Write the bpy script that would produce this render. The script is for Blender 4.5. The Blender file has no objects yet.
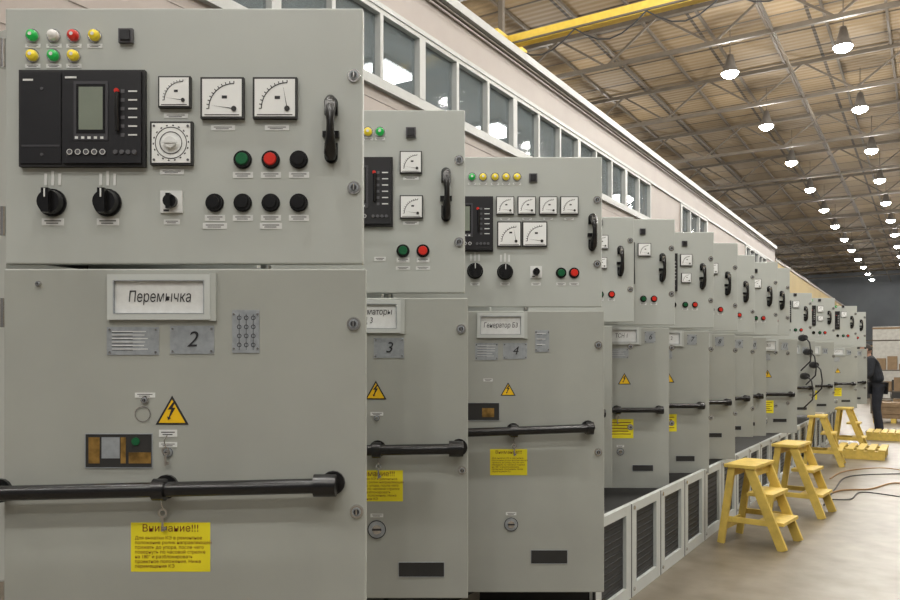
import bpy, math, random
from mathutils import Vector, Matrix
random.seed(4)
F=765.0; C=1.3; HZ=364.0; VPX=930.0
U=1/363.0; D1=F*U
TH=math.atan2(VPX-450,F); ct,st=math.cos(TH),math.sin(TH)
HO=2.56   # hinge line offset
def W(X,Y,Z=0): return Vector((X*ct-Y*st, X*st+Y*ct, Z))
scene=bpy.context.scene
scene.view_settings.view_transform='Standard'
# ------------------------------------------------------------ materials
MATS={}
def mat(name,col,rough=.5,metal=0,emit=None,es=1,noise=0,nscale=8,bump=0,bscale=200,alpha=1,spec=.5,detail=4):
    m=bpy.data.materials.new(name); m.use_nodes=True
    nt=m.node_tree; b=nt.nodes['Principled BSDF']
    b.inputs['Base Color'].default_value=(*col,1); b.inputs['Roughness'].default_value=rough
    b.inputs['Metallic'].default_value=metal; b.inputs['Alpha'].default_value=alpha
    b.inputs['Specular IOR Level'].default_value=spec
    if emit: b.inputs['Emission Color'].default_value=(*emit,1); b.inputs['Emission Strength'].default_value=es
    if noise or bump: tc=nt.nodes.new('ShaderNodeTexCoord')
    if noise:
        n=nt.nodes.new('ShaderNodeTexNoise'); n.inputs['Scale'].default_value=nscale; n.inputs['Detail'].default_value=detail
        nt.links.new(tc.outputs['Object'],n.inputs['Vector'])
        r=nt.nodes.new('ShaderNodeMapRange'); r.inputs[1].default_value=.3; r.inputs[2].default_value=.7
        r.inputs[3].default_value=1-noise; r.inputs[4].default_value=1+noise
        nt.links.new(n.outputs['Fac'],r.inputs[0])
        v=nt.nodes.new('ShaderNodeVectorMath'); v.operation='SCALE'; v.inputs[0].default_value=col
        nt.links.new(r.outputs[0],v.inputs['Scale']); nt.links.new(v.outputs[0],b.inputs['Base Color'])
    if bump:
        n2=nt.nodes.new('ShaderNodeTexNoise'); n2.inputs['Scale'].default_value=bscale
        nt.links.new(tc.outputs['Object'],n2.inputs['Vector'])
        bp=nt.nodes.new('ShaderNodeBump'); bp.inputs['Strength'].default_value=bump; bp.inputs['Distance'].default_value=.002
        nt.links.new(n2.outputs['Fac'],bp.inputs['Height']); nt.links.new(bp.outputs[0],b.inputs['Normal'])
    MATS[name]=m; return m
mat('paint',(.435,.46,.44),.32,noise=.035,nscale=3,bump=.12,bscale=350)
mat('paint_lower_shaded',(.35,.365,.34),.32,noise=.06,nscale=3,bump=.12,bscale=350)  # same door paint, darkened: light falling off downward is put into the colour
mat('paint_white',(.50,.53,.52),.45,noise=.03)
mat('black_and_shade',(.02,.02,.02),.7,noise=.2)  # near-black: shade in openings put into the colour; also colours dark boxes
mat('grille',(.03,.035,.04),.5,metal=.3,noise=.2,nscale=30)
mat('black',(.008,.008,.009),.25,noise=.2,nscale=20)
mat('black_matte',(.014,.014,.016),.5,noise=.2,nscale=20)
mat('bezel',(.012,.012,.015),.35,noise=.1)
mat('bezel_grey',(.05,.05,.058),.35,noise=.1)
mat('screen',(.20,.23,.19),.25,noise=.04)
mat('key',(.09,.09,.1),.4,noise=.1)
mat('chrome',(.62,.61,.60),.25,metal=1,noise=.1)
mat('dial',(.80,.82,.82),.3,noise=.03)
mat('dialframe',(.02,.02,.02),.4,noise=.1)
mat('lab',(.68,.70,.70),.5,noise=.05,nscale=60)
mat('plate',(.34,.37,.40),.35,metal=.3,noise=.12,nscale=60)
mat('ink',(.015,.015,.02),.6,noise=.1)
mat('ink_red',(.16,.02,.01),.6,noise=.1)
mat('green',(.01,.35,.06),.3,emit=(.02,.6,.1),es=.15,noise=.1)
mat('green_dk',(.005,.10,.035),.3,noise=.1)
mat('red',(.5,.02,.01),.3,emit=(.8,.03,.02),es=.1,noise=.1)
mat('yellow',(.78,.62,.03),.3,emit=(.9,.7,.05),es=.1,noise=.1)
mat('white',(.75,.75,.74),.3,noise=.05)
mat('hazard',(.80,.50,.01),.4,noise=.04)
mat('stick',(.82,.72,.02),.45,noise=.04)
mat('brass',(.30,.18,.05),.4,metal=.6,noise=.5,nscale=40)
mat('wood_y',(.58,.42,.09),.55,noise=.15,nscale=15,bump=.2,bscale=60)
mat('crane_y',(.50,.35,.04),.5,noise=.1)
mat('siding',(.31,.27,.245),.5,noise=.05,nscale=2)
mat('siding_y',(.48,.36,.15),.6,noise=.08,nscale=1)
mat('winframe',(.37,.38,.37),.4,noise=.05)
mat('glass',(.16,.19,.20),.05,alpha=.45,noise=.05)
mat('office',(.50,.53,.54),.8,noise=.1,nscale=1)
mat('tube',(.9,.9,.9),.5,emit=(.95,1,1),es=16,noise=.01)
mat('bulb',(1,1,1),.5,emit=(1,.98,.95),es=70,noise=.01)
mat('steel',(.075,.06,.043),.6,noise=.15,nscale=3)
mat('lampshade',(.16,.15,.14),.4,metal=.5,noise=.1)
mat('cloth',(.014,.017,.024),.85,noise=.3,nscale=12,bump=.3,bscale=40)
mat('jeans',(.012,.015,.025),.85,noise=.3,nscale=12)
mat('skin',(.36,.21,.15),.5,noise=.06)
mat('hair',(.02,.014,.01),.7,noise=.3,nscale=60)
mat('box_red',(.25,.035,.02),.6,noise=.1)
mat('card',(.20,.135,.075),.7,noise=.12)
mat('boxgrey',(.40,.40,.38),.7,noise=.12)
mat('wallgrey',(.11,.12,.13),.8,noise=.2,nscale=.3)
mat('walltan',(.20,.17,.12),.8,noise=.1,nscale=.4)
mat('cable',(.28,.14,.04),.6,noise=.1)
# floor
def floor_mat():
    m=bpy.data.materials.new('concrete'); m.use_nodes=True; nt=m.node_tree; b=nt.nodes['Principled BSDF']
    tc=nt.nodes.new('ShaderNodeTexCoord')
    n=nt.nodes.new('ShaderNodeTexNoise'); n.inputs['Scale'].default_value=.8; n.inputs['Detail'].default_value=8; n.inputs['Roughness'].default_value=.7
    n2=nt.nodes.new('ShaderNodeTexNoise'); n2.inputs['Scale'].default_value=5; n2.inputs['Detail'].default_value=6
    nt.links.new(tc.outputs['Object'],n.inputs['Vector']); nt.links.new(tc.outputs['Object'],n2.inputs['Vector'])
    mx=nt.nodes.new('ShaderNodeMath'); mx.operation='ADD'; nt.links.new(n.outputs[0],mx.inputs[0]); nt.links.new(n2.outputs[0],mx.inputs[1])
    cr=nt.nodes.new('ShaderNodeValToRGB'); cr.color_ramp.elements[0].position=.35; cr.color_ramp.elements[0].color=(.10,.082,.055,1)
    cr.color_ramp.elements[1].position=.68; cr.color_ramp.elements[1].color=(.225,.195,.15,1)
    h=nt.nodes.new('ShaderNodeMath'); h.operation='MULTIPLY'; h.inputs[1].default_value=.5
    nt.links.new(mx.outputs[0],h.inputs[0]); nt.links.new(h.outputs[0],cr.inputs[0]); nt.links.new(cr.outputs[0],b.inputs['Base Color'])
    b.inputs['Roughness'].default_value=.38
    MATS['concrete']=m
floor_mat()
def ceil_mat():
    m=bpy.data.materials.new('roof_sheet'); m.use_nodes=True; nt=m.node_tree; b=nt.nodes['Principled BSDF']
    tc=nt.nodes.new('ShaderNodeTexCoord')
    br=nt.nodes.new('ShaderNodeTexBrick'); br.offset=0
    br.inputs['Color1'].default_value=(.20,.143,.076,1); br.inputs['Color2'].default_value=(.13,.091,.047,1); br.inputs['Mortar'].default_value=(.03,.021,.012,1)
    br.inputs['Scale'].default_value=1; br.inputs['Brick Width'].default_value=3.0; br.inputs['Row Height'].default_value=1.5; br.inputs['Mortar Size'].default_value=.05
    nt.links.new(tc.outputs['Object'],br.inputs['Vector']); nt.links.new(br.outputs['Color'],b.inputs['Base Color'])
    w=nt.nodes.new('ShaderNodeTexWave'); w.inputs['Scale'].default_value=1.2; w.bands_direction='Y'
    nt.links.new(tc.outputs['Object'],w.inputs['Vector'])
    bp=nt.nodes.new('ShaderNodeBump'); bp.inputs['Strength'].default_value=.5; bp.inputs['Distance'].default_value=.05
    nt.links.new(w.outputs['Fac'],bp.inputs['Height']); nt.links.new(bp.outputs[0],b.inputs['Normal'])
    b.inputs['Roughness'].default_value=.7
    MATS['roof_sheet']=m
ceil_mat()
# ------------------------------------------------------------ mesh builder
class MB:
    def __init__(s): s.v=[];s.f=[];s.m=[];s.names=[];s.sm=[]
    def mi(s,n):
        if n not in s.names: s.names.append(n)
        return s.names.index(n)
    def add(s,vs,fs,m,smooth=False):
        o=len(s.v); s.v+= [tuple(v) for v in vs]; k=s.mi(m)
        for f in fs: s.f.append([i+o for i in f]); s.m.append(k); s.sm.append(smooth)
    def box(s,x0,x1,y0,y1,z0,z1,m):
        s.add([(x0,y0,z0),(x1,y0,z0),(x1,y1,z0),(x0,y1,z0),(x0,y0,z1),(x1,y0,z1),(x1,y1,z1),(x0,y1,z1)],
          [(0,3,2,1),(4,5,6,7),(0,1,5,4),(1,2,6,5),(2,3,7,6),(3,0,4,7)],m)
    def tube(s,pts,rad,m,seg=12,cap=True):
        pts=[Vector(p) for p in pts]; n=len(pts)
        if not isinstance(rad,(list,tuple)): rad=[rad]*n
        vs=[];fs=[]; up=None
        for i,p in enumerate(pts):
            t=(pts[min(i+1,n-1)]-pts[max(i-1,0)])
            if t.length<1e-9: t=(pts[-1]-pts[0])
            t.normalize()
            if up is None: up=Vector((0,0,1)) if abs(t.z)<.9 else Vector((1,0,0))
            a=t.cross(up); 
            if a.length<1e-4: a=t.cross(Vector((0,1,0)))
            a.normalize(); b=a.cross(t).normalized(); up=b
            for j in range(seg):
                q=2*math.pi*j/seg; vs.append(p+a*rad[i]*math.cos(q)+b*rad[i]*math.sin(q))
        for i in range(n-1):
            for j in range(seg):
                k=(j+1)%seg; fs.append((i*seg+j,i*seg+k,(i+1)*seg+k,(i+1)*seg+j))
        s.add(vs,fs,m,True)
        if cap:
            s.add(vs[:seg],[tuple(reversed(range(seg)))],m); s.add(vs[-seg:],[tuple(range(seg))],m)
    def disc(s,x,z,y,r,h,m,seg=20,r2=None):   # cylinder out of door, from y to y-h
        r2=r if r2 is None else r2
        vs=[(x+r*math.cos(2*math.pi*j/seg),y,z+r*math.sin(2*math.pi*j/seg)) for j in range(seg)]
        vs+=[(x+r2*math.cos(2*math.pi*j/seg),y-h,z+r2*math.sin(2*math.pi*j/seg)) for j in range(seg)]
        s.add(vs,[(j,(j+1)%seg,(j+1)%seg+seg,j+seg) for j in range(seg)],m,True)
        s.add(vs[seg:],[tuple(range(seg))],m)
    def arc(s,x,z,y,r0,r1,a0,a1,m,seg=14):
        vs=[]
        for j in range(seg+1):
            a=math.radians(a0+(a1-a0)*j/seg); vs+=[(x+r0*math.cos(a),y,z+r0*math.sin(a)),(x+r1*math.cos(a),y,z+r1*math.sin(a))]
        s.add(vs,[(2*j,2*j+1,2*j+3,2*j+2) for j in range(seg)],m)
    def poly(s,pts,y0,y1,m):
        n=len(pts); vs=[(p[0],y0,p[1]) for p in pts]+[(p[0],y1,p[1]) for p in pts]
        s.add(vs,[tuple(range(n)),tuple(reversed(range(n,2*n)))]+[(i,i+n,(i+1)%n+n,(i+1)%n) for i in range(n)],m)
    def beam(s,a,b,w,h,m):
        a=Vector(a);b=Vector(b);t=(b-a).normalized(); up=Vector((0,0,1)) if abs(t.z)<.95 else Vector((1,0,0))
        sd=t.cross(up).normalized(); u=sd.cross(t)
        vs=[]
        for p in (a,b):
            for i,j in ((-1,-1),(1,-1),(1,1),(-1,1)): vs.append(p+sd*i*w/2+u*j*h/2)
        s.add(vs,[(0,3,2,1),(4,5,6,7),(0,1,5,4),(1,2,6,5),(2,3,7,6),(3,0,4,7)],m)
    def make(s,name,parent=None,bevel=0,loc=None,rot=None):
        me=bpy.data.meshes.new(name); me.from_pydata(s.v,[],s.f)
        for n in s.names: me.materials.append(MATS[n])
        me.polygons.foreach_set('material_index',s.m); me.polygons.foreach_set('use_smooth',s.sm); me.update()
        o=bpy.data.objects.new(name,me); scene.collection.objects.link(o)
        if parent: o.parent=parent
        if loc is not None: o.location=loc
        if rot is not None: o.rotation_euler=rot
        if bevel:
            b=o.modifiers.new('bevel','BEVEL'); b.width=bevel; b.segments=2; b.limit_method='ANGLE'
        return o
def empty(name,loc=(0,0,0),rot=(0,0,0)):
    e=bpy.data.objects.new(name,None); scene.collection.objects.link(e); e.location=loc; e.rotation_euler=rot; e.empty_display_size=.2; return e
def text(parent,body,x,z,y,size,m='ink',align='CENTER',name='lettering',shear=0,sx=1):
    cu=bpy.data.curves.new(name,'FONT'); cu.body=body; cu.size=size; cu.align_x=align; cu.align_y='CENTER'; cu.shear=shear; cu.resolution_u=4
    cu.materials.append(MATS[m]); o=bpy.data.objects.new(name,cu); scene.collection.objects.link(o)
    o.parent=parent; o.location=(x,y-.0006,z); o.rotation_euler=(math.pi/2,0,0); o.scale=(sx,1,1); return o
# ------------------------------------------------------------ door fittings
class Cab:
    def __init__(s,d,xr,top,ub,lt,lb,xrl=None,dy=0):
        s.d=d; s.Y=d*D1; s.k=s.Y/F
        s.Xh=(VPX-450)/F*s.Y-HO
        s.e=empty('switchgear_cabinet',W(s.Xh,s.Y),(0,0,TH))
        s.U=MB(); s.L=MB()
        s.xr=s.x(xr); s.xl=s.x(xrl if xrl else xr+1)
        T=.028
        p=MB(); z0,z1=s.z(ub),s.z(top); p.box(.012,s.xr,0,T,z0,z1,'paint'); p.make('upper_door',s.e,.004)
        q=MB(); q.box(.012,s.xl,-.006,T-.006,s.z(lb),s.z(lt),'paint_lower_shaded'); q.make('lower_door',s.e,.004)
        g=MB()
        for (a,b,x1) in ((z0,z1,s.xr),(s.z(lb),s.z(lt),s.xl)):
            g.box(.03,.05,T,T+.03,a+.02,b-.02,'paint'); g.box(x1-.05,x1-.03,T,T+.03,a+.02,b-.02,'paint')
            g.box(.05,x1-.05,T,T+.03,b-.04,b-.02,'paint'); g.box(.05,x1-.05,T,T+.03,a+.02,a+.04,'paint')
            for zz in (a+.12,b-.12): g.tube([(0,.014,zz-.04),(0,.014,zz+.04)],.011,'chrome',10)
        g.make('door_flanges_and_hinges',s.e)
        s.zl=-.006
    def x(s,px): return (px-450)*s.k-s.Xh
    def z(s,py): return C+(HZ-py)*s.k
    def P(s,px,py): return s.x(px),s.z(py)
    def xu(s,u,low=False): return (s.xl if low else s.xr)-u*U
    def zu(s,u): return C+u*U
    def lamp(s,x,z,c,r=6):
        r*=U; s.U.disc(x,z,0,r*1.25,.004,'chrome'); s.U.disc(x,z,-.004,r,.010,c,r2=r*.85); s.U.disc(x,z,-.014,r*.85,.004,c,r2=r*.35)
        s.U.disc(x,z,-.0181,r*.34,.0005,'white',8)
    def label(s,x,z,w=16,h=6,low=False):
        b=s.L if low else s.U; y=s.zl if low else 0
        w*=U;h*=U; b.box(x-w/2,x+w/2,y-.0015,y,z-h/2,z+h/2,'lab')
        b.box(x-w*.38,x+w*.38,y-.0018,y-.0015,z+h*.08,z+h*.22,'ink'); b.box(x-w*.3,x+w*.25,y-.0018,y-.0015,z-h*.25,z-h*.12,'ink')
    def button(s,x,z,c,r=7):
        r*=U; s.U.disc(x,z,0,r*1.15,.005,'black'); s.U.disc(x,z,-.005,r*1.05,.008,'black',r2=r); s.U.disc(x,z,-.013,r*.8,.006,c,r2=r*.7)
    def square(s,x,z,w=14):
        w*=U/2; s.U.box(x-w,x+w,-.012,0,z-w,z+w,'key'); s.U.box(x-w*.7,x+w*.7,-.018,-.012,z-w*.7,z+w*.7,'bezel')
    def meter(s,x0,x1,z0,z1,kind=0):
        b=s.U; w=(x1-x0); b.box(x0,x1,-.014,0,z0,z1,'dialframe'); e=w*.045
        b.box(x0+e,x1-e,-.0155,-.014,z0+e,z1-e,'dial')
        if kind==2:
            cx,cz=(x0+x1)/2,(z0+z1)/2; b.arc(cx,cz,-.016,w*.36,w*.38,0,360,'ink',32)
            for a in range(0,360,20): 
                b.arc(cx,cz,-.0161,w*.40,w*.43,a,a+6,'ink',2)
            b.arc(cx,cz,-.0165,w*.25,w*.27,0,360,'ink',32); b.disc(cx,cz,-.0155,w*.13,.012,'lab'); b.box(cx-w*.2,cx+w*.2,-.030,-.0275,cz-w*.03,cz+w*.03,'lab')
            for sx in (-1,1):
                for sz in (-1,1): b.disc(cx+sx*w*.4,cz+sz*w*.4,-.0155,w*.03,.002,'key',8)
        else:
            ox,oz=x1-w*.22,z0+w*.22; r=w*.58
            b.arc(ox,oz,-.016,r*.98,r*1.02,90,180,'ink',16)
            for a in range(90,181,9): b.arc(ox,oz,-.0161,r*1.0,r*1.10,a-1.0,a+1.0,'ink',1)
            b.disc(ox,oz,-.0155,w*.06,.003,'dialframe',10)
            a=math.radians(172 if kind==0 else 100); nx,nz=math.cos(a),math.sin(a); L=r*.95
            b.add([(ox-nz*w*.01,-.0165,oz+nx*w*.01),(ox+nz*w*.01,-.0165,oz-nx*w*.01),(ox+nx*L,-.0165,oz+nz*L)],[(0,1,2)],'ink')
            b.box(x0+w*.50,x0+w*.62,-.0161,-.0155,z1-w*.5,z1-w*.43,'ink')
            b.box(x0+w*.1,x1-w*.1,-.0161,-.0155,z0+w*.07,z0+w*.09,'ink')
    def display(s,x0,x1,z0,z1):
        b=s.U; w=x1-x0;h=z1-z0
        b.box(x0,x1,-.016,0,z0,z1,'black_matte')
        b.box(x0+w*.02,x0+w*.34,-.020,-.016,z0+h*.03,z1-h*.03,'bezel'); b.box(x0+w*.36,x0+w*.98,-.024,-.016,z0+h*.03,z1-h*.03,'bezel')
        b.box(x0+w*.45,x0+w*.72,-.026,-.024,z0+h*.26,z0+h*.87,'bezel_grey'); b.box(x0+w*.47,x0+w*.70,-.0263,-.026,z0+h*.33,z0+h*.84,'black'); b.box(x0+w*.49,x0+w*.68,-.0265,-.0263,z0+h*.37,z0+h*.81,'screen')
        b.box(x0+w*.03,x0+w*.33,-.021,-.020,z0+h*.20,z0+h*.22,'bezel_grey')
        for i in range(6): b.box(x0+w*.82,x0+w*.85,-.025,-.024,z0+h*(.30+.09*i),z0+h*(.335+.09*i),'key'); b.box(x0+w*.88,x0+w*.95,-.025,-.024,z0+h*(.31+.09*i),z0+h*(.325+.09*i),'lab')
        for i in range(5): b.disc(x0+w*(.42+.065*i),z0+h*.14,-.024,w*.022,.004,'key',12); b.arc(x0+w*(.42+.065*i),z0+h*.14,-.0285,w*.018,w*.023,0,360,'lab',10)
        for i in range(4): b.disc(x0+w*(.78+.05*i),z0+h*.14,-.024,w*.018,.004,'key',12)
        for i in range(5): b.box(x0+w*(.46+.05*i),x0+w*(.485+.05*i),-.0265,-.026,z0+h*.275,z0+h*.30,'lab')
        b.box(x0+w*.38,x0+w*.47,-.025,-.024,z0+h*.90,z0+h*.92,'lab'); b.box(x0+w*.04,x0+w*.12,-.021,-.020,z0+h*.88,z0+h*.90,'lab')
        b.tube([(x0+w*.80,-.03,z0+h*.35),(x0+w*.80,-.034,z0+h*.55),(x0+w*.80,-.03,z0+h*.75)],w*.018,'black',8)
        b.disc(x0+w*.79,z0+h*.77,-.024,w*.02,.005,'red',10)
        for zz in (.12,.80): b.disc(x0+w*.19,z0+h*zz,-.020,w*.012,.002,'key',8)
    def knob(s,x,z,r=14):
        r*=U; b=s.U; b.disc(x,z,0,r*1.0,.006,'black'); b.disc(x,z,-.006,r*.9,.022,'black',r2=r*.8)
        b.box(x-r*.25,x+r*.25,-.045,-.028,z-r*.85,z+r*.85,'black'); b.box(x-r*.05,x+r*.05,-.046,-.045,z+r*.2,z+r*.8,'lab')
        for q in (-1,0,1): b.box(x+q*r*.5-r*.10,x+q*r*.5+r*.10,-.002,0,z+r*1.25,z+r*(2.1 if q else 2.3),'lab')
    def switch(s,x,z,w=22):
        w*=U/2; b=s.U; b.box(x-w,x+w,-.006,0,z-w,z+w,'lab'); b.disc(x,z,-.006,w*.6,.016,'black'); b.box(x-w*.2,x+w*.2,-.034,-.022,z-w*.75,z+w*.6,'black')
        b.box(x-w*.7,x-w*.2,-.0065,-.006,z-w*.9,z-w*.7,'ink')
    def handle(s,x,z0,z1):
        b=s.U; h=z1-z0; w=6.5*U
        b.disc(x,z1-w,0,w,.01,'black'); b.disc(x,z0+w,0,w,.01,'black')
        b.box(x-w,x+w,-.010,0,z1-h*.28,z1-w,'black'); b.box(x-w,x+w,-.010,0,z0+w,z0+h*.30,'black')
        pts=[];rs=[]
        for i in range(15):
            t=i/14; pts.append((x+U*1.5*math.sin(math.pi*t),-.016-.034*math.sin(math.pi*t)**.8,z0+h*(.06+.88*t))); rs.append(w*(1.0-.42*math.sin(math.pi*t)**2) if .05<t<.95 else w*.75)
        b.tube(pts,rs,'black',14)
        b.box(x-w*.55,x+w*.55,-.050,-.040,z1-h*.30,z1-h*.14,'chrome')
        b.box(x-w*1.25,x+w*1.25,-.016,0,z0+h*.38,z0+h*.47,'black')
    def lock(s,x,z,low=False,r=7):
        r*=U; b=s.L if low else s.U; y=s.zl if low else 0
        b.disc(x,z,y,r,.006,'chrome',20,r*.9); b.disc(x,z,y-.006,r*.62,.003,'plate',16); b.disc(x,z,y-.009,r*.42,.002,'ink',12); b.box(x-r*.1,x+r*.1,y-.012,y-.011,z-r*.4,z+r*.4,'chrome')
    def sign(s,x0,x1,z0,z1,body,size,sx=1):
        b=s.L; t=6*U; y=s.zl
        for a in ((x0,x1,z0,z0+t),(x0,x1,z1-t,z1),(x0,x0+t,z0+t,z1-t),(x1-t,x1,z0+t,z1-t)): b.box(a[0],a[1],y-.012,y,a[2],a[3],'paint_white')
        for a in ((x0+t,x1-t,z0+t-.001,z0+t+.0015),(x0+t,x1-t,z1-t-.0015,z1-t+.001),(x0+t-.001,x0+t+.0015,z0+t,z1-t),(x1-t-.0015,x1-t+.001,z0+t,z1-t)): b.box(a[0],a[1],y-.0125,y,a[2],a[3],'plate')
        b.box(x0+t,x1-t,y-.003,y,z0+t,z1-t,'lab')
        b.box(x1-t*.2,x1+t*.9,y-.010,y,z0-t*.2,z1+t*.2,'paint')
        if body: text(s.e,body,(x0+x1)/2,(z0+z1)/2,y-.004,size*U,'ink',name='sign_lettering',shear=.12,sx=sx)
    def plate(s,x0,x1,z0,z1,body=None,size=20,lines=0):
        b=s.L; y=s.zl; b.box(x0,x1,y-.002,y,z0,z1,'plate')
        w=x1-x0;h=z1-z0
        for cx in (x0+w*.06,x1-w*.06):
            for cz in (z0+h*.1,z1-h*.1): b.disc(cx,cz,y-.002,1.2*U,.002,'chrome',8)
        for i in range(lines):
            zz=z1-h*(.15+.75*i/max(lines,1)); b.box(x0+w*.1,x0+w*random.uniform(.7,.92),y-.0024,y-.002,zz-h*.03,zz,'lab'); b.box(x0+w*.1,x0+w*.5,y-.0026,y-.0024,zz-h*.06,zz-h*.04,'ink')
        if body: text(s.e,body,(x0+x1)/2,(z0+z1)/2,y-.003,size*U,'ink',name='number_lettering',shear=.25)
    def hazard(s,x,z,w=32):
        w*=U; h=w*.88; b=s.L; y=s.zl
        def tri(k,y0,y1,m,dz=0): b.poly([(x-w/2*k,z-h/2*k+dz),(x+w/2*k,z-h/2*k+dz),(x,z+h/2*k+dz)],y0,y1,m)
        tri(1,y-.001,y,'ink'); tri(.80,y-.0016,y-.001,'hazard',-h*.035)
        k=w/30
        bolt=[(1,6),(-4,-1),(-.6,-1),(-3,-8.2),(-4.4,-7.4),(-3.6,-11),(-.6,-9),(-2.0,-8.6),(3.2,.8),(.4,.8),(3,6)]
        b.poly([(x+px*k,z+pz*k*.95+1.5*k) for px,pz in bolt],y-.0022,y-.0016,'ink')
    def sticker(s,x0,x1,z0,z1,full=False):
        b=s.L; y=s.zl; b.box(x0,x1,y-.0012,y,z0,z1,'stick'); w=x1-x0;h=z1-z0; cx=(x0+x1)/2
        if full or s.d<2:
            k=w/(79*U)
            text(s.e,'Внимание!!!',cx,z1-h*.12,y-.0016,10*U*k,'ink_red',name='warning_lettering')
            t="Для выкатки КЭ в ремонтное\nположение ролик направляющей\nприжать до упора, после чего\nповернуть по часовой стрелке\nна 180° и разблокировать\nпроектное положение. Ниже\nперемещения КЭ"
            text(s.e,t,x0+w*.05,z0+h*.40,y-.0016,4.7*U*k,'ink_red',align='LEFT',name='warning_lettering')
        else:
            for i in range(5): b.box(x0+w*.1,x0+w*(.9-.1*(i%2)),y-.0016,y-.0012,z1-h*(.2+.15*i),z1-h*(.16+.15*i),'ink_red')
    def rod(s,x0,x1,z,clamps=(),r=8,tilt=0):
        b=s.L; y=s.zl; r*=U; yy=y-.055
        b.tube([(x0,yy,z-tilt),(x1,yy,z)],r*.92,'black',16)
        for cx in list(clamps)+[x1-.012,x0+.012]:
            zz=z-tilt*(x1-cx)/(x1-x0)
            b.tube([(cx-.016,yy,zz),(cx+.016,yy,zz)],r*1.35,'black',16)
            b.disc(cx,zz,y,r*1.5,.012,'black',16); b.tube([(cx,y-.01,zz),(cx,yy,zz)],r*.8,'black',10)
    def key(s,x,z,L=22):
        b=s.L; y=s.zl-.012; L*=U
        b.arc(x,z,y,L*.12,L*.2,0,360,'chrome',16); b.box(x-L*.05,x+L*.05,y-.001,y+.001,z-L*.75,z-L*.15,'chrome'); b.box(x,x+L*.16,y-.001,y+.001,z-L*.7,z-L*.55,'chrome')
        b.tube([(x,y,z+L*.18),(x-L*.05,y-.003,z+L*.5),(x+L*.05,y+.004,z+L*.75)],L*.03,'chrome',6)
    def slot(s,x0,x1,z0,z1,m='black_and_shade'):
        b=s.L; y=s.zl; b.box(x0,x1,y-.002,y,z0,z1,m); t=.8*U  # flat plate, not a hole: the opening's shade is its colour
        b.box(x0-t,x1+t,y-.003,y,z1,z1+t,'plate'); b.box(x0-t,x1+t,y-.003,y,z0-t,z0,'plate'); b.box(x0-t,x0,y-.003,y,z0,z1,'plate'); b.box(x1,x1+t,y-.003,y,z0,z1,'plate')
    def rotlock(s,x,z,r=9):
        r*=U; b=s.L;y=s.zl; b.disc(x,z,y,r,.003,'plate'); b.arc(x,z,y-.004,r*.9,r,0,360,'ink',20); b.disc(x,z,y-.003,r*.5,.004,'chrome'); b.box(x-r*.5,x+r*.5,y-.009,y-.007,z-r*.1,z+r*.1,'ink')
        s.label(x,z+r*1.5,18,5,True)
    def done(s,pitch):
        s.U.make('instruments_and_controls',s.e); s.L.make('lower_door_fittings',s.e)
        b=MB(); x0,x1=-1.15,-.03; t=.02; y0,y1=.03,pitch-.005; z0,z1=.22,min(2.24,s.z(s.toppx)-.03)
        b.box(x0,x1,y0,y0+t,z0,z1,'paint'); b.box(x0,x1,y1-t,y1,z0,z1,'paint'); b.box(x0,x0+t,y0,y1,z0,z1,'paint')
        for zz in (z0,C+.27,z1-t): b.box(x0,x1,y0+t,y1-t,zz,zz+t,'paint')
        b.box(x0+t,x0+t+.01,y0+t,y1-t,z0,z1-t,'black_and_shade')
        for i in range(4): b.box(x0+.3,x0+.55,y0+.12+i*.14,y0+.22+i*.14,C+.45,C+.65,'lab')
        b.box(x0+.2,x0+.8,y0+.12,y1-.12,.30,1.2,'plate')
        b.box(x0,x1,y0,y1,0,.22,'black_and_shade')
        o=b.make('cabinet_body',s.e); o.rotation_euler=(0,0,-TH)
def generic(c,i):
    xu,zu=c.xu,c.zu
    c.handle(xu(32),zu(201),zu(272)); c.lock(xu(9),zu(284)); c.lock(xu(9),zu(172)); c.lock(xu(9),zu(40),True); c.lock(xu(9),zu(-145),True)
    def m(u,z,w=30): c.meter(xu(u+w/2),xu(u-w/2),zu(z-w/2),zu(z+w/2))
    m(76,280,32); m(76,232,26) if i%2==0 else None
    c.button(xu(78),zu(160),'green_dk'); c.button(xu(52),zu(160),'red'); c.button(xu(110),zu(160),'black'); c.label(xu(78),zu(148)); c.label(xu(52),zu(148))
    for j,col in enumerate(('green','yellow','white','yellow')): c.lamp(xu(120+22*j),zu(325),col)
    c.square(xu(80),zu(325))
    c.display(xu(205),xu(100),zu(196),zu(298))
    c.sign(c.xl-160*U,c.xl-75*U,zu(48),zu(90),'ТСН 1' if i%2 else 'Ввод 2',14,.8)
    c.plate(c.xl-60*U,c.xl-34*U,zu(52),zu(80),str(5+i),18)
    c.plate(c.xl-150*U,c.xl-100*U,zu(14),zu(38),None,lines=4)
    c.hazard(c.xl-110*U,zu(-36)); c.sticker(c.xl-(150 if c.xl>.7 else 120)*U,c.xl-(88 if c.xl>.7 else 62)*U,zu(-182),zu(-135))
    c.rod(c.xl-260*U,c.xl-22*U,zu(-112),(c.xl-130*U,),r=7)
    c.key(c.xl-128*U,zu(-130)); c.rotlock(c.xl-120*U,zu(-215)); c.slot(c.xl-90*U,c.xl-40*U,zu(-262 if c.zlb<-280 else -215),zu(-248 if c.zlb<-280 else -203))
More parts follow.
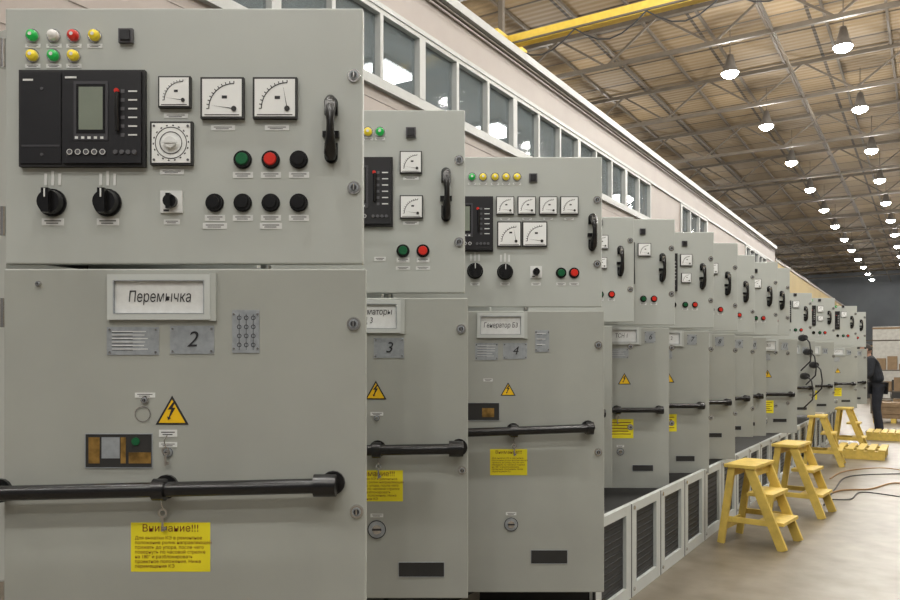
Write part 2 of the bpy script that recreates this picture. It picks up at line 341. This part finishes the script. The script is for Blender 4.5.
specs=[ # d,xr,top,ub,lt,lb,xrl
 (1.0,363,8,264,269,640,366),(1.402,465,110,293,298,598,468),(1.72,602,157,307,311,592,604),
 (2.30,634,217,322,326,488,612),(2.455,675,219,325,328,488,669),(2.70,714,232,328,331,473,709),
 (2.94,738,243,331,334,459,735),(3.27,755,255,333,336,437,753),(3.49,778,262,335,337,436,766),(3.71,790,268,336,339,433,797),
 (4.7,812,293,338,341,415,815),(5.1,835,298,340,342,412,834),(5.66,857,306,345,347,408,857),(6.1,866,312,347,349,404,867)]
cabs=[]
for i,sp in enumerate(specs):
    c=Cab(*sp); c.toppx=sp[2]; c.zlb=(HZ-sp[5])*sp[0]; cabs.append(c)
# --- cabinet 1
c=cabs[0]; P=c.P
for px,py,col in ((33,36,'green'),(54,36,'white'),(74,36,'red'),(95,36,'yellow'),(33,56,'yellow'),(54,56,'green'),(74,56,'yellow')):
    c.lamp(*P(px,py),col,5.5); c.label(*P(px,py+10),15,4)
c.square(*P(127,37),14)
c.display(c.x(22),c.x(147),c.z(168),c.z(72))
def M(c,x0,y0,x1,y1,k=0): c.meter(c.x(x0),c.x(x1),c.z(y1),c.z(y0),k)
M(c,160,78,192,109); M(c,202,79,245,120); M(c,254,79,298,120,1); M(c,152,123,194,166,2)
for px,py in ((176,116),(223,128),(277,128),(172,172)): c.label(*P(px,py),24,5)
c.button(*P(243,160),'green_dk',8); c.button(*P(271,160),'red',8); c.button(*P(299,160),'black',8)
for px in (215,243,271,299): c.button(*P(px,203),'black',8); c.label(*P(px,218),20,6)
for px in (243,271,299): c.label(*P(px,175),20,6)
c.knob(*P(53,203)); c.knob(*P(108,203)); c.switch(*P(172,202))
c.label(*P(53,222),22,7); c.label(*P(108,222),22,7); c.label(*P(172,222),16,5); c.label(*P(215,226),24,6); c.label(*P(271,226),22,6)
c.handle(c.x(331.5),c.z(164),c.z(97)); c.lock(*P(354,76)); c.lock(*P(354,188)); c.lock(*P(354,324),True); c.lock(*P(357,511),True); c.lock(*P(40,284),True,3)
c.sign(c.x(110),c.x(212),c.z(320),c.z(275),'Перемычка',15.5,.72)
c.plate(c.x(108),c.x(160),c.z(355),c.z(327),None,lines=6); c.plate(c.x(171),c.x(215),c.z(354),c.z(326),'2',22)
c.plate(c.x(233),c.x(260),c.z(353),c.z(310),None,lines=0)
for i in range(3):
    for j in range(4): c.L.arc(c.x(240+7*i),c.z(318+9*j),c.zl-.0025,1.6*U,2.3*U,0,360,'ink',10)
    c.L.box(c.x(239.8+7*i),c.x(240.2+7*i),c.zl-.0026,c.zl-.002,c.z(350),c.z(314),'ink')
c.hazard(*P(173,410),33)
c.label(*P(146,395),20,5,True); c.lock(*P(146,400),True,4); c.L.arc(c.x(144),c.z(414),c.zl-.003,7*U,8*U,0,360,'chrome',20)
c.label(*P(169,433),18,7,True); c.rotlock(*P(169,452),5); c.key(*P(168,450),20)
c.slot(c.x(87),c.x(153),c.z(467),c.z(434))
for a,b,m_ in ((90,101,'brass'),(103,121,'plate'),(122,127,'brass'),(130,152,'brass')): c.L.box(c.x(a),c.x(b),c.zl-.003,c.zl-.002,c.z(463 if m_!='plate' else 458),c.z(437 if a<130 else 452),m_)
c.L.disc(c.x(137),c.z(441),c.zl-.002,4*U,.003,'green_dk')
c.rod(c.x(-2),c.x(338),c.z(482),(c.x(168),),8,tilt=8*U); c.key(*P(165,512),24)
c.L.tube([(c.x(318),c.zl-.055,c.z(482)),(c.x(334),c.zl-.055,c.z(482))],11*U,'black',20)
c.sticker(c.x(132),c.x(211),c.z(571),c.z(522),True)
# --- cabinet 2
c=cabs[1]; P=c.P
for px,col in ((344,'green'),(356,'white'),(368,'yellow'),(380,'green')): c.lamp(*P(px,132),col,6); c.label(*P(px,139),14,4)
c.square(*P(411,133)); c.display(c.x(306),c.x(393),c.z(227),c.z(158))
M(c,400,152,422,174); M(c,400,196,423,219)
c.label(*P(411,178),22,5); c.label(*P(411,223),22,5)
c.button(*P(403,251),'green_dk',8); c.button(*P(423,251),'red',8); c.label(*P(403,260),18,7); c.label(*P(423,260),18,7); c.label(*P(380,259),16,6); c.label(*P(403,268),20,5);c.label(*P(423,268),20,5)
c.handle(c.x(446),c.z(222),c.z(168)); c.lock(*P(459,160)); c.lock(*P(459,242)); c.lock(*P(461,329),True); c.lock(*P(462,470),True,6)
c.sign(c.x(325),c.x(401),c.z(333),c.z(300),'Трансформаторы\nВЭД 3',12,.8)
c.plate(c.x(374),c.x(404),c.z(358),c.z(338),'3',21)
c.hazard(*P(376,390),30); c.rod(c.x(300),c.x(462),c.z(447),(c.x(378),),8,tilt=4*U)
c.L.tube([(c.x(449),c.zl-.055,c.z(447)),(c.x(460),c.zl-.055,c.z(447))],11*U,'black',20)
c.sticker(c.x(347),c.x(403),c.z(501),c.z(470)); c.key(*P(379,466),22); c.rotlock(*P(377,529),13); c.slot(c.x(399),c.x(444),c.z(576),c.z(562)); c.rotlock(*P(377,418),4)
# --- cabinet 3
c=cabs[2]; P=c.P
for px,col in ((472,'green'),(483,'yellow'),(495,'yellow'),(506,'yellow'),(517,'yellow')): c.lamp(*P(px,177),col,6); c.label(*P(px,184),14,4)
c.square(*P(533,178),14); c.display(c.x(420),c.x(493),c.z(252),c.z(197))
for a in (496,517.5,539,560): M(c,a,197,a+18,215)
M(c,497,222,521,247,1); M(c,522,222,547,247,0)
for a in (505,527,548,569): c.label(*P(a,219),16,4)
c.knob(*P(475,271)); c.knob(*P(505,272)); c.switch(*P(536,272),20); c.button(*P(561,273),'green_dk',8); c.button(*P(574,273),'red',8)
for a in (475,505,536,561,574): c.label(*P(a,284),16,5)
c.handle(c.x(592),c.z(251),c.z(214)); c.lock(*P(597,200)); c.lock(*P(597,264)); c.lock(*P(598,345),True); c.lock(*P(598,452),True)
c.sign(c.x(477),c.x(524),c.z(338),c.z(313),'Генератор Б3',12,.75)
c.plate(c.x(475),c.x(498),c.z(360),c.z(343),None,lines=5); c.plate(c.x(503),c.x(527),c.z(359),c.z(343),'4',20); c.plate(c.x(535),c.x(549),c.z(352),c.z(330),None,lines=3)
c.hazard(*P(508,389),26); c.slot(c.x(466),c.x(499),c.z(420),c.z(403),'black_and_shade'); c.label(*P(488,380),16,5,True)
c.L.box(c.x(482),c.x(494),c.zl-.003,c.zl-.002,c.z(417),c.z(408),'brass')
c.rod(c.x(430),c.x(590),c.z(427),(c.x(513),),8,tilt=10*U); c.key(*P(514,446),22)
c.sticker(c.x(490),c.x(527),c.z(475),c.z(449)); c.rotlock(*P(511,524),12); c.slot(c.x(531),c.x(567),c.z(563),c.z(550))
for i,c in enumerate(cabs[3:]): generic(c,i)
def yw_of(c): return c.e.location.y
for i,c in enumerate(cabs):
    if i+1<len(cabs): p=yw_of(cabs[i+1])-yw_of(c)
    else: p=1.0
    c.done(min(p,1.05))
# plinths with dark panels
OFF=1.66; XP=-OFF*ct
def yfront(d): return (d*D1+XP*st)/ct
pl=MB(); y=yfront(1.80); yend=yfront(6.2); p=.545; top=.52
while y<yend:
    pl.box(XP-.66,XP-.04,y,y+p,.0,.42,'black_and_shade')  # solid block coloured near-black to stand for shade below the doors
    t=.085
    for a in ((y,y+t,0,top),(y+p-t,y+p,0,top),(y+t,y+p-t,0,.07),(y+t,y+p-t,top-.05,top)): pl.box(XP-.03,XP,a[0],a[1],a[2],a[3],'paint_white')
    pl.box(XP-.035,XP-.02,y+t,y+p-t,.07,top-.05,'grille')
    for k in range(10): 
        zz=.09+k*.037; pl.box(XP-.02,XP-.014,y+t+.03,y+p-t-.03,zz,zz+.01,'black_and_shade')
    pl.box(XP-.012,XP+.001,y-.006,y+.006,0,top,'black_and_shade')
    for zz in (.04,top-.025): pl.tube([(XP,y+t/2,zz),(XP+.006,y+t/2,zz)],.012,'chrome',8)
    y+=p
pl.make('switchgear_plinth')
# ------------------------------------------------------------ stools
def stool(X,Y,h=.61,rot=0):
    b=MB(); w=.40; m='wood_y'
    for sy in (-w/2,w/2):
        b.beam((.0,sy,h-.02),(.23,sy,.0),.03,.065,m)
        b.beam((-.12,sy,h-.02),(-.20,sy,0),.03,.05,m)
        b.beam((-.175,sy,.18),(.16,sy,.18),.02,.04,m)
    b.box(-.17,.05,-w/2-.03,w/2+.03,h-.025,h,m)
    for zz,xx in ((h*.66,.07),(h*.33,.14)): b.box(xx-.09,xx+.09,-w/2+.015,w/2-.015,zz-.025,zz,m)
    for zz,xx in ((.12,-.19),(h-.06,-.125)): b.box(xx-.01,xx+.01,-w/2,w/2,zz-.03,zz+.03,m)
    b.box(.0,.02,-w/2,w/2,h-.09,h-.03,m)
    v=W(X,Y); return b.make('step_stool',None,.003,loc=v,rot=(0,0,rot))
def pxY(px,Y): return (px-450)*Y/F
stool(pxY(758,5.6),5.6,.58,-.12); stool(pxY(799,6.7),6.7,.61,-.1); stool(pxY(823,9.9),9.9,.64,.05); stool(pxY(849,11.6),11.6,.64)
def pallet(px,Y,L=.9,w=.6,h=.14):
    b=MB()
    for i in range(5): b.box(-w/2+i*w/4.6,-w/2+i*w/4.6+.09,-L/2,L/2,h-.025,h,'wood_y')
    for j in (-1,0,1): b.box(-w/2,w/2,j*(L/2-.05)-.045,j*(L/2-.05)+.045,0,h-.025,'wood_y')
    b.make('wooden_pallet',None,.003,loc=W(pxY(px,Y),Y))
pallet(862,10.8); pallet(884,13.3,.8,.5)
# ------------------------------------------------------------ building with windows
XW=-5.5*ct; 
def ywall(px): return (5.5*F/(VPX-px)+XW*st)/ct
b=MB(); zb,zt,zr=C+.51*5.5,C+.645*5.5,C+.745*5.5
y0,y1=-3,ywall(775)
groups=[(0.3,ywall(650)),(ywall(680),ywall(707)),(ywall(745),ywall(766))]
b.box(XW-.15,XW,y0,y1,0,zb,'siding'); b.box(XW-.15,XW,y0,y1,zt,zr,'siding')
prev=y0
for g in groups: b.box(XW-.15,XW,prev,g[0],zb,zt,'siding'); prev=g[1]
b.box(XW-.15,XW,prev,y1,zb,zt,'siding')
for k in range(14):
    if .3*k<zb-.05: b.box(XW,XW+.006,y0,y1,.3*k+.02,.3*k+.035,'siding')
b.make('wall_office')
b=MB(); b.box(XW-3.6,XW-.0,y0,y1,zr,zr+.06,'siding'); b.box(XW,XW+.07,y0,y1,zr-.03,zr+.07,'winframe'); b.tube([(XW+.05,y0,zr-.10),(XW+.05,y1,zr-.10)],.02,'steel',8)
b.make('trim_office_roof')
b=MB(); b.box(XW,XW+.05,y0,y1,zb-.07,zb,'winframe'); b.box(XW,XW+.03,y0,y1,zt,zt+.05,'winframe'); b.make('trim_office_sill')
for gi,g in enumerate(groups):
    e=empty('window_%d'%(gi+1),(XW,g[0],zb)); L=g[1]-g[0]; n=max(2,round(L/.72)); H=zt-zb
    fr=MB(); gl=MB(); fr.box(-.08,.02,0,L,0,.05,'winframe'); fr.box(-.08,.02,0,L,H-.05,H,'winframe')
    for i in range(n+1):
        w=.055 if i%3==0 else .025; yy=min(max(L*i/n,w),L-w); fr.box(-.08,.025,yy-w,yy+w,.05,H-.05,'winframe')
    gl.box(-.05,-.042,0,L,.05,H-.05,'glass')
    fr.make('frame',e); gl.make('glazing',e)
b=MB(); b.box(XW-3.6,XW-3.5,y0,y1,zb-1.2,zr,'office'); b.box(XW-3.5,XW-.16,y0,y1,zb-1.25,zb-1.2,'office'); b.box(XW-3.5,XW-.16,y0,y1,zr-.05,zr-.001,'office')
b.box(XW-3.6,XW-.16,y1-.1,y1,0,zr,'siding')
b.make('wall_office_interior')
b=MB()
for i in range(8):
    yy=2.2+i*3.1; b.box(XW-1.9,XW-1.4,yy-.35,yy+.35,zr-.14,zr-.11,'tube'); b.box(XW-1.95,XW-1.35,yy-.4,yy+.4,zr-.11,zr-.05,'winframe')
b.make('fluorescent_ceiling_lamps')
b=MB(); zz=C+.665*5.5; b.box(XW-.15,XW,y1+.02,ywall(846),0,zz,'siding_y'); b.box(XW-.16,XW+.03,y1+.02,ywall(846),zz,zz+.08,'siding')
b.make('wall_annex')
# ------------------------------------------------------------ hall shell
XL,XR,YB,YE=-16,15,-14,96; ZC=C+10.2
b=MB(); b.box(XL,XR,YB,YE,-.1,0,'concrete'); b.make('floor')
b=MB(); b.box(XL,XR,YB,YE,ZC,ZC+.1,'roof_sheet'); b.make('ceiling')
b=MB(); b.box(XL-.2,XL,YB,YE,0,ZC,'walltan'); b.make('wall_left')
b=MB(); b.box(XR,XR+.2,YB,YE,0,ZC,'walltan'); b.make('wall_right')
b=MB(); b.box(XL,XR,YE,YE+.2,0,ZC,'wallgrey'); b.make('wall_end')
b=MB(); zt1=ZC-.12; zb1=ZC-1.25
y=-8
while y<YE-2:
    b.beam((XL,y,zt1),(XR,y,zt1),.10,.12,'steel'); b.beam((XL,y,zb1),(XR,y,zb1),.10,.12,'steel')
    x=XL; k=0
    while x<XR-.1:
        b.beam((x,y,zb1 if k%2 else zt1),(x+1.55,y,zt1 if k%2 else zb1),.06,.06,'steel'); x+=1.55;k+=1
    y+=6
x=XL+1
while x<XR: b.beam((x,YB,ZC-.04),(x,YE,ZC-.04),.07,.1,'steel'); x+=1.55
for x in (-11,-5.07+1.5,-.5,2.5,6.5): b.beam((x,YB,zb1),(x,YE,zb1),.06,.08,'steel')
b.make('roof_trusses')
# high bay lamps
rows=[-5.07,-2.02,1.03,4.08,7.2,-11.2]
zL=C+8.7; b=MB()
lampsxy=[]
for ri,xw in enumerate(rows):
    Y0=(22.9+xw*st)/ct if ri==0 else (8.7*F/317+xw*st)/ct
    for j in range(-6,14):
        yy=Y0+6*j
        if -12<yy<92: lampsxy.append((xw,yy))
for x,y in lampsxy:
    seg=14
    for (r0,z0,r1,z1) in ((.08,.55,.12,.40),(.12,.40,.16,.22),(.16,.22,.26,.0)):
        vs=[(x+r0*math.cos(2*math.pi*i/seg),y+r0*math.sin(2*math.pi*i/seg),zL+z0) for i in range(seg)]+[(x+r1*math.cos(2*math.pi*i/seg),y+r1*math.sin(2*math.pi*i/seg),zL+z1) for i in range(seg)]
        b.add(vs,[(i,(i+1)%seg,(i+1)%seg+seg,i+seg) for i in range(seg)],'lampshade',True)
    b.tube([(x,y,zL+.05),(x,y,zL-.02),(x,y,zL-.08),(x,y,zL-.13),(x,y,zL-.16)],[.22,.24,.20,.11,.03],'bulb',14)
    b.tube([(x,y,zL+.5),(x,y,ZC-.1)],.015,'steel',6)
b.make('high_bay_lamps')
k=0
for x,y in lampsxy:
    if y>60 and (k%2): k+=1; continue
    k+=1
    L=bpy.data.lights.new('hall_light','POINT'); L.energy=345*(1 if y<30 else .42); L.color=(1,.965,.90); L.shadow_soft_size=.15
    o=bpy.data.objects.new('hall_light',L); scene.collection.objects.link(o); o.location=(x,y,zL-.5)
# crane
b=MB(); yc=15.86; zc=C+7.5
b.box(-8.6,9,yc-.10,yc+.10,zc-.12,zc+.12,'crane_y')
b.box(-8.9,-8.3,yc-.6,yc+.9,zc-.25,zc+.12,'crane_y')
for i in range(9):
    xa=-8.2+i*1.6
    b.tube([(xa+t/6.0*1.6,yc-.2,zc-.15-.4*math.sin(math.pi*t/6)) for t in range(7)],.018,'black_matte',6)
b.box(-8.2,9,yc-.22,yc-.18,zc-.14,zc-.10,'steel')
b.box(-8.75,-8.45,YB,18.5,zc-.65,zc-.25,'crane_y')
for yy in (-8,-2,4,10,16):
    b.beam((-8.6,yy,zc-.4),(-8.6,yy,zb1),.12,.12,'steel')
    b.box(-8.72,-8.48,yy-.12,yy+.12,0,zc-.65,'steel')
b.make('overhead_crane')
# ------------------------------------------------------------ cables & clutter
b=MB()
def cab_floor(pts,r=.008,m='cable'):
    P_=[Vector((*W(pxY(px,Y),Y).xy,z)) for px,Y,z in pts]
    out=[]
    for i in range(len(P_)-1):
        p0=P_[max(i-1,0)];p1=P_[i];p2=P_[i+1];p3=P_[min(i+2,len(P_)-1)]
        for j in range(8):
            t=j/8; out.append(.5*((2*p1)+(-p0+p2)*t+(2*p0-5*p1+4*p2-p3)*t*t+(-p0+3*p1-3*p2+p3)*t**3))
    out.append(P_[-1]); b.tube(out,r,m,6)
cab_floor([(822,7.4,.01),(840,7.8,.01),(870,7.9,.01),(895,8.3,.01),(930,8.0,.01)])
cab_floor([(824,7.0,.01),(835,7.9,.01),(850,8.8,.01),(905,9.0,.01)],.007,'black_matte')
cab_floor([(826,7.3,.01),(850,7.3,.01),(862,7.7,.01),(905,7.4,.01)],.006,'black_matte')
cab_floor([(830,8.6,.01),(845,9.2,.01),(880,9.5,.01),(910,9.2,.01)],.006)
b.make('floor_cables')
b=MB()
c12=cabs[10]
for i,(px,py) in enumerate(((801,338),(806,352),(812,365),(803,376))):
    Y=c12.Y-.06; X=pxY(px,Y); z=C+(HZ-py)*Y/F; v=W(X,Y,z); v2=W(X,Y-.12,z)
    b.tube([v,W(X,Y-.06,z),v2],[.04,.045,.035],'black_matte',12)
    e2=W(pxY(px+5,Y),Y-.12,z-.30)
    b.tube([v2,W(X+.03,Y-.17,z-.06),W(X+.05,Y-.17,z-.20),e2,W(pxY(px-2,Y),Y-.05,z-.42)],.009,'black_matte',8)
b.make('hanging_connector_cables',c12.e).matrix_parent_inverse=Matrix.LocRotScale(W(c12.Xh,c12.Y),Matrix.Rotation(TH,3,'Z').to_quaternion(),None).inverted()
def rack(px,Y,w,h,items):
    e=empty('storage_rack',W(pxY(px,Y),Y)); r=MB()
    for x in (-w/2,w/2):
        for y in (-.3,.3): r.box(x-.03,x+.03,y-.03,y+.03,0,h,'steel')
    for zz in (.1,h*.5,h-.05): r.box(-w/2,w/2,-.3,.3,zz-.03,zz,'steel')
    r.make('frame',e); q=MB(); x=-w/2+.05
    for zz in (.1,h*.5):
        x=-w/2+.06
        while x<w/2-.3:
            ww=random.uniform(.25,.45); q.box(x,min(x+ww,w/2-.05),-.25,.22,zz,zz+random.uniform(.2,h*.3),random.choice(items)); x+=ww+.05
    q.make('stored_boxes',e)
rack(903,20,1.4,1.2,['box_red','card','card','boxgrey']); rack(893,27,2.0,2.2,['card','boxgrey','black_and_shade'])
def crate(px,Y,w,d,h,m):
    q=MB(); q.box(-w/2,w/2,-d/2,d/2,.1,h,m); 
    for i in (-1,0,1): q.box(i*(w/2-.06)-.05,i*(w/2-.06)+.05,-d/2,d/2,0,.1,'wood_y')
    for zz in (.2,h-.1): q.box(-w/2-.015,w/2+.015,-d/2-.015,d/2+.015,zz,zz+.07,'card')
    q.make('packing_crate',None,.004,loc=W(pxY(px,Y),Y))
crate(894,17,.8,.6,.45,'card'); crate(902,31,2.0,1.5,2.8,'boxgrey'); crate(884,36,2.2,1.5,2.2,'black_and_shade')
# ------------------------------------------------------------ man
def skin(name,verts,edges,rad,parent,m,sub=1,root=0):
    me=bpy.data.meshes.new(name); me.from_pydata(verts,edges,[]); me.materials.append(MATS[m])
    o=bpy.data.objects.new(name,me); scene.collection.objects.link(o); o.parent=parent
    o.modifiers.new('skin','SKIN'); 
    for i,r in enumerate(rad):
        sv=me.skin_vertices[0].data[i]; sv.radius=(r,r) if not isinstance(r,tuple) else r; sv.use_root=(i==root)
    if sub: sm=o.modifiers.new('sub','SUBSURF'); sm.levels=sub; sm.render_levels=sub
    return o
man=empty('man',W(pxY(878,14.0),14.0),(0,0,TH-math.radians(115)))   # local -Y is facing
V=[(0,0,.93),(0,-.03,1.08),(0,-.08,1.24),(0,-.12,1.37),(0,-.15,1.44),
   (-.17,-.13,1.36),(-.22,-.26,1.15),(-.16,-.50,1.20),
   (.17,-.13,1.36),(.24,-.14,1.10),(.20,-.34,1.02)]
E=[(0,1),(1,2),(2,3),(3,4),(3,5),(5,6),(6,7),(3,8),(8,9),(9,10)]
R=[(.16,.14),(.16,.13),(.18,.14),(.165,.12),.06,.085,.062,.045,.085,.062,.045]
skin('jacket',V,E,R,man,'cloth',2)
V=[(0,0,.95),(-.09,0,.88),(-.11,-.02,.50),(-.12,.02,.10),(-.12,-.0,.06),(.09,0,.88),(.12,-.04,.50),(.14,.03,.10),(.14,.01,.06)]
E=[(0,1),(1,2),(2,3),(3,4),(0,5),(5,6),(6,7),(7,8)]
skin('trousers',V,E,[(.155,.14),.11,.08,.066,.066,.11,.08,.066,.066],man,'jeans',2)
for n,x in (('shoe_left',.14),('shoe_right',-.12)):
    q=MB(); q.tube([(x,.07,.045),(x,.02,.055),(x,-.08,.045),(x,-.17,.035),(x,-.19,.03)],[.035,.045,.042,.034,.02],'black_matte',12); q.make(n,man)
def hand(name,w,d):
    w=Vector(w);d=Vector(d).normalized(); s_=d.cross(Vector((0,0,1))).normalized(); dn=Vector((0,0,-1))
    V=[w,w+d*.05];E=[(0,1)];R=[.024,(.034,.018)]
    for i,(o,l) in enumerate(((-.028,.065),(-.01,.075),(.01,.07),(.027,.055))):
        a=w+d*.09+s_*o; k=len(V); V+= [a,a+d*l*.5+dn*.008,a+d*l*.85+dn*.03]; E+=[(1,k),(k,k+1),(k+1,k+2)]; R+=[.011,.009,.007]
    k=len(V); V+=[w+d*.035-s_*.035,w+d*.07-s_*.052+dn*.01]; E+=[(0,k),(k,k+1)]; R+=[.012,.009]
    skin(name,[tuple(v) for v in V],E,R,man,'skin',1)
hand('hand_right',(-.155,-.52,1.202),(.1,-1,.1)); hand('hand_left',(.195,-.36,1.01),(-.15,-1,-.2))
import bmesh
def head():
    bm=bmesh.new(); bmesh.ops.create_uvsphere(bm,u_segments=28,v_segments=20,radius=1)
    for v in bm.verts:
        x,y,z=v.co; tap=1-.28*max(0,-z)**1.2
        v.co=Vector((x*.076*tap,y*.097*(1-.12*max(0,-z)),z*.118))
        if y<0 and z<-.4: v.co.y-=.012
        if abs(x)<.16 and y<-.7 and -.35<z<.12: v.co.y-=.020*(1-abs(x)/.16)*(1 if z<-.1 else .5)
        for ex in (-.4,.4):
            if abs(x-ex)<.18 and y<-.6 and abs(z-.03)<.14: v.co.y+=.007
        if y<-.7 and abs(x)<.3 and abs(z+.52)<.08: v.co.y-=.005
    me=bpy.data.meshes.new('head'); bm.to_mesh(me); bm.free(); me.materials.append(MATS['skin'])
    for p in me.polygons: p.use_smooth=True
    HE=empty('head_assembly',(0,-.11,-.02)); HE.parent=man
    o=bpy.data.objects.new('head',me); scene.collection.objects.link(o); o.parent=HE; o.location=(0,-.085,1.575); o.rotation_euler=(.2,0,0)
    q=MB(); q.tube([(0,-.035,1.40),(0,-.06,1.52)],[.057,.052],'skin',12); q.make('neck',HE)
    bm=bmesh.new(); bmesh.ops.create_uvsphere(bm,u_segments=28,v_segments=20,radius=1)
    dl=[v for v in bm.verts if v.co.z< -.25 or (v.co.y<-.35 and v.co.z<.55)]
    bmesh.ops.delete(bm,geom=dl,context='VERTS')
    for v in bm.verts: v.co=Vector((v.co.x*.083,v.co.y*.105,v.co.z*.126))
    me=bpy.data.meshes.new('hair'); bm.to_mesh(me); bm.free(); me.materials.append(MATS['hair'])
    h=bpy.data.objects.new('hair',me); scene.collection.objects.link(h); h.parent=HE; h.location=o.location; h.rotation_euler=(.2,0,0)
    h.modifiers.new('sol','SOLIDIFY').thickness=.006
    q=MB()
    for sx in (-1,1):
        q.tube([(sx*.074,-.075,1.545),(sx*.086,-.068,1.56),(sx*.086,-.068,1.59),(sx*.076,-.075,1.6)],[.006,.011,.013,.006],'skin',8)
        q.tube([(sx*.028,-.168,1.575),(sx*.028,-.174,1.575)],[.010,.006],'white',8)
        q.tube([(sx*.028,-.174,1.575),(sx*.028,-.176,1.575)],[.005,.003],'hair',8)
    q.make('ears_and_eyes',HE)
head()
# ------------------------------------------------------------ world + camera
w=bpy.data.worlds.new('World'); scene.world=w; w.use_nodes=True
w.node_tree.nodes['Background'].inputs[0].default_value=(1,.98,.95,1); w.node_tree.nodes['Background'].inputs[1].default_value=.16
cam=bpy.data.cameras.new('camera'); cam.lens=F/900*36; cam.sensor_width=36; cam.shift_y=64/900
co=bpy.data.objects.new('camera',cam); scene.collection.objects.link(co); co.location=(0,0,C); co.rotation_euler=(math.pi/2,0,TH)
cam.clip_end=300; scene.camera=co
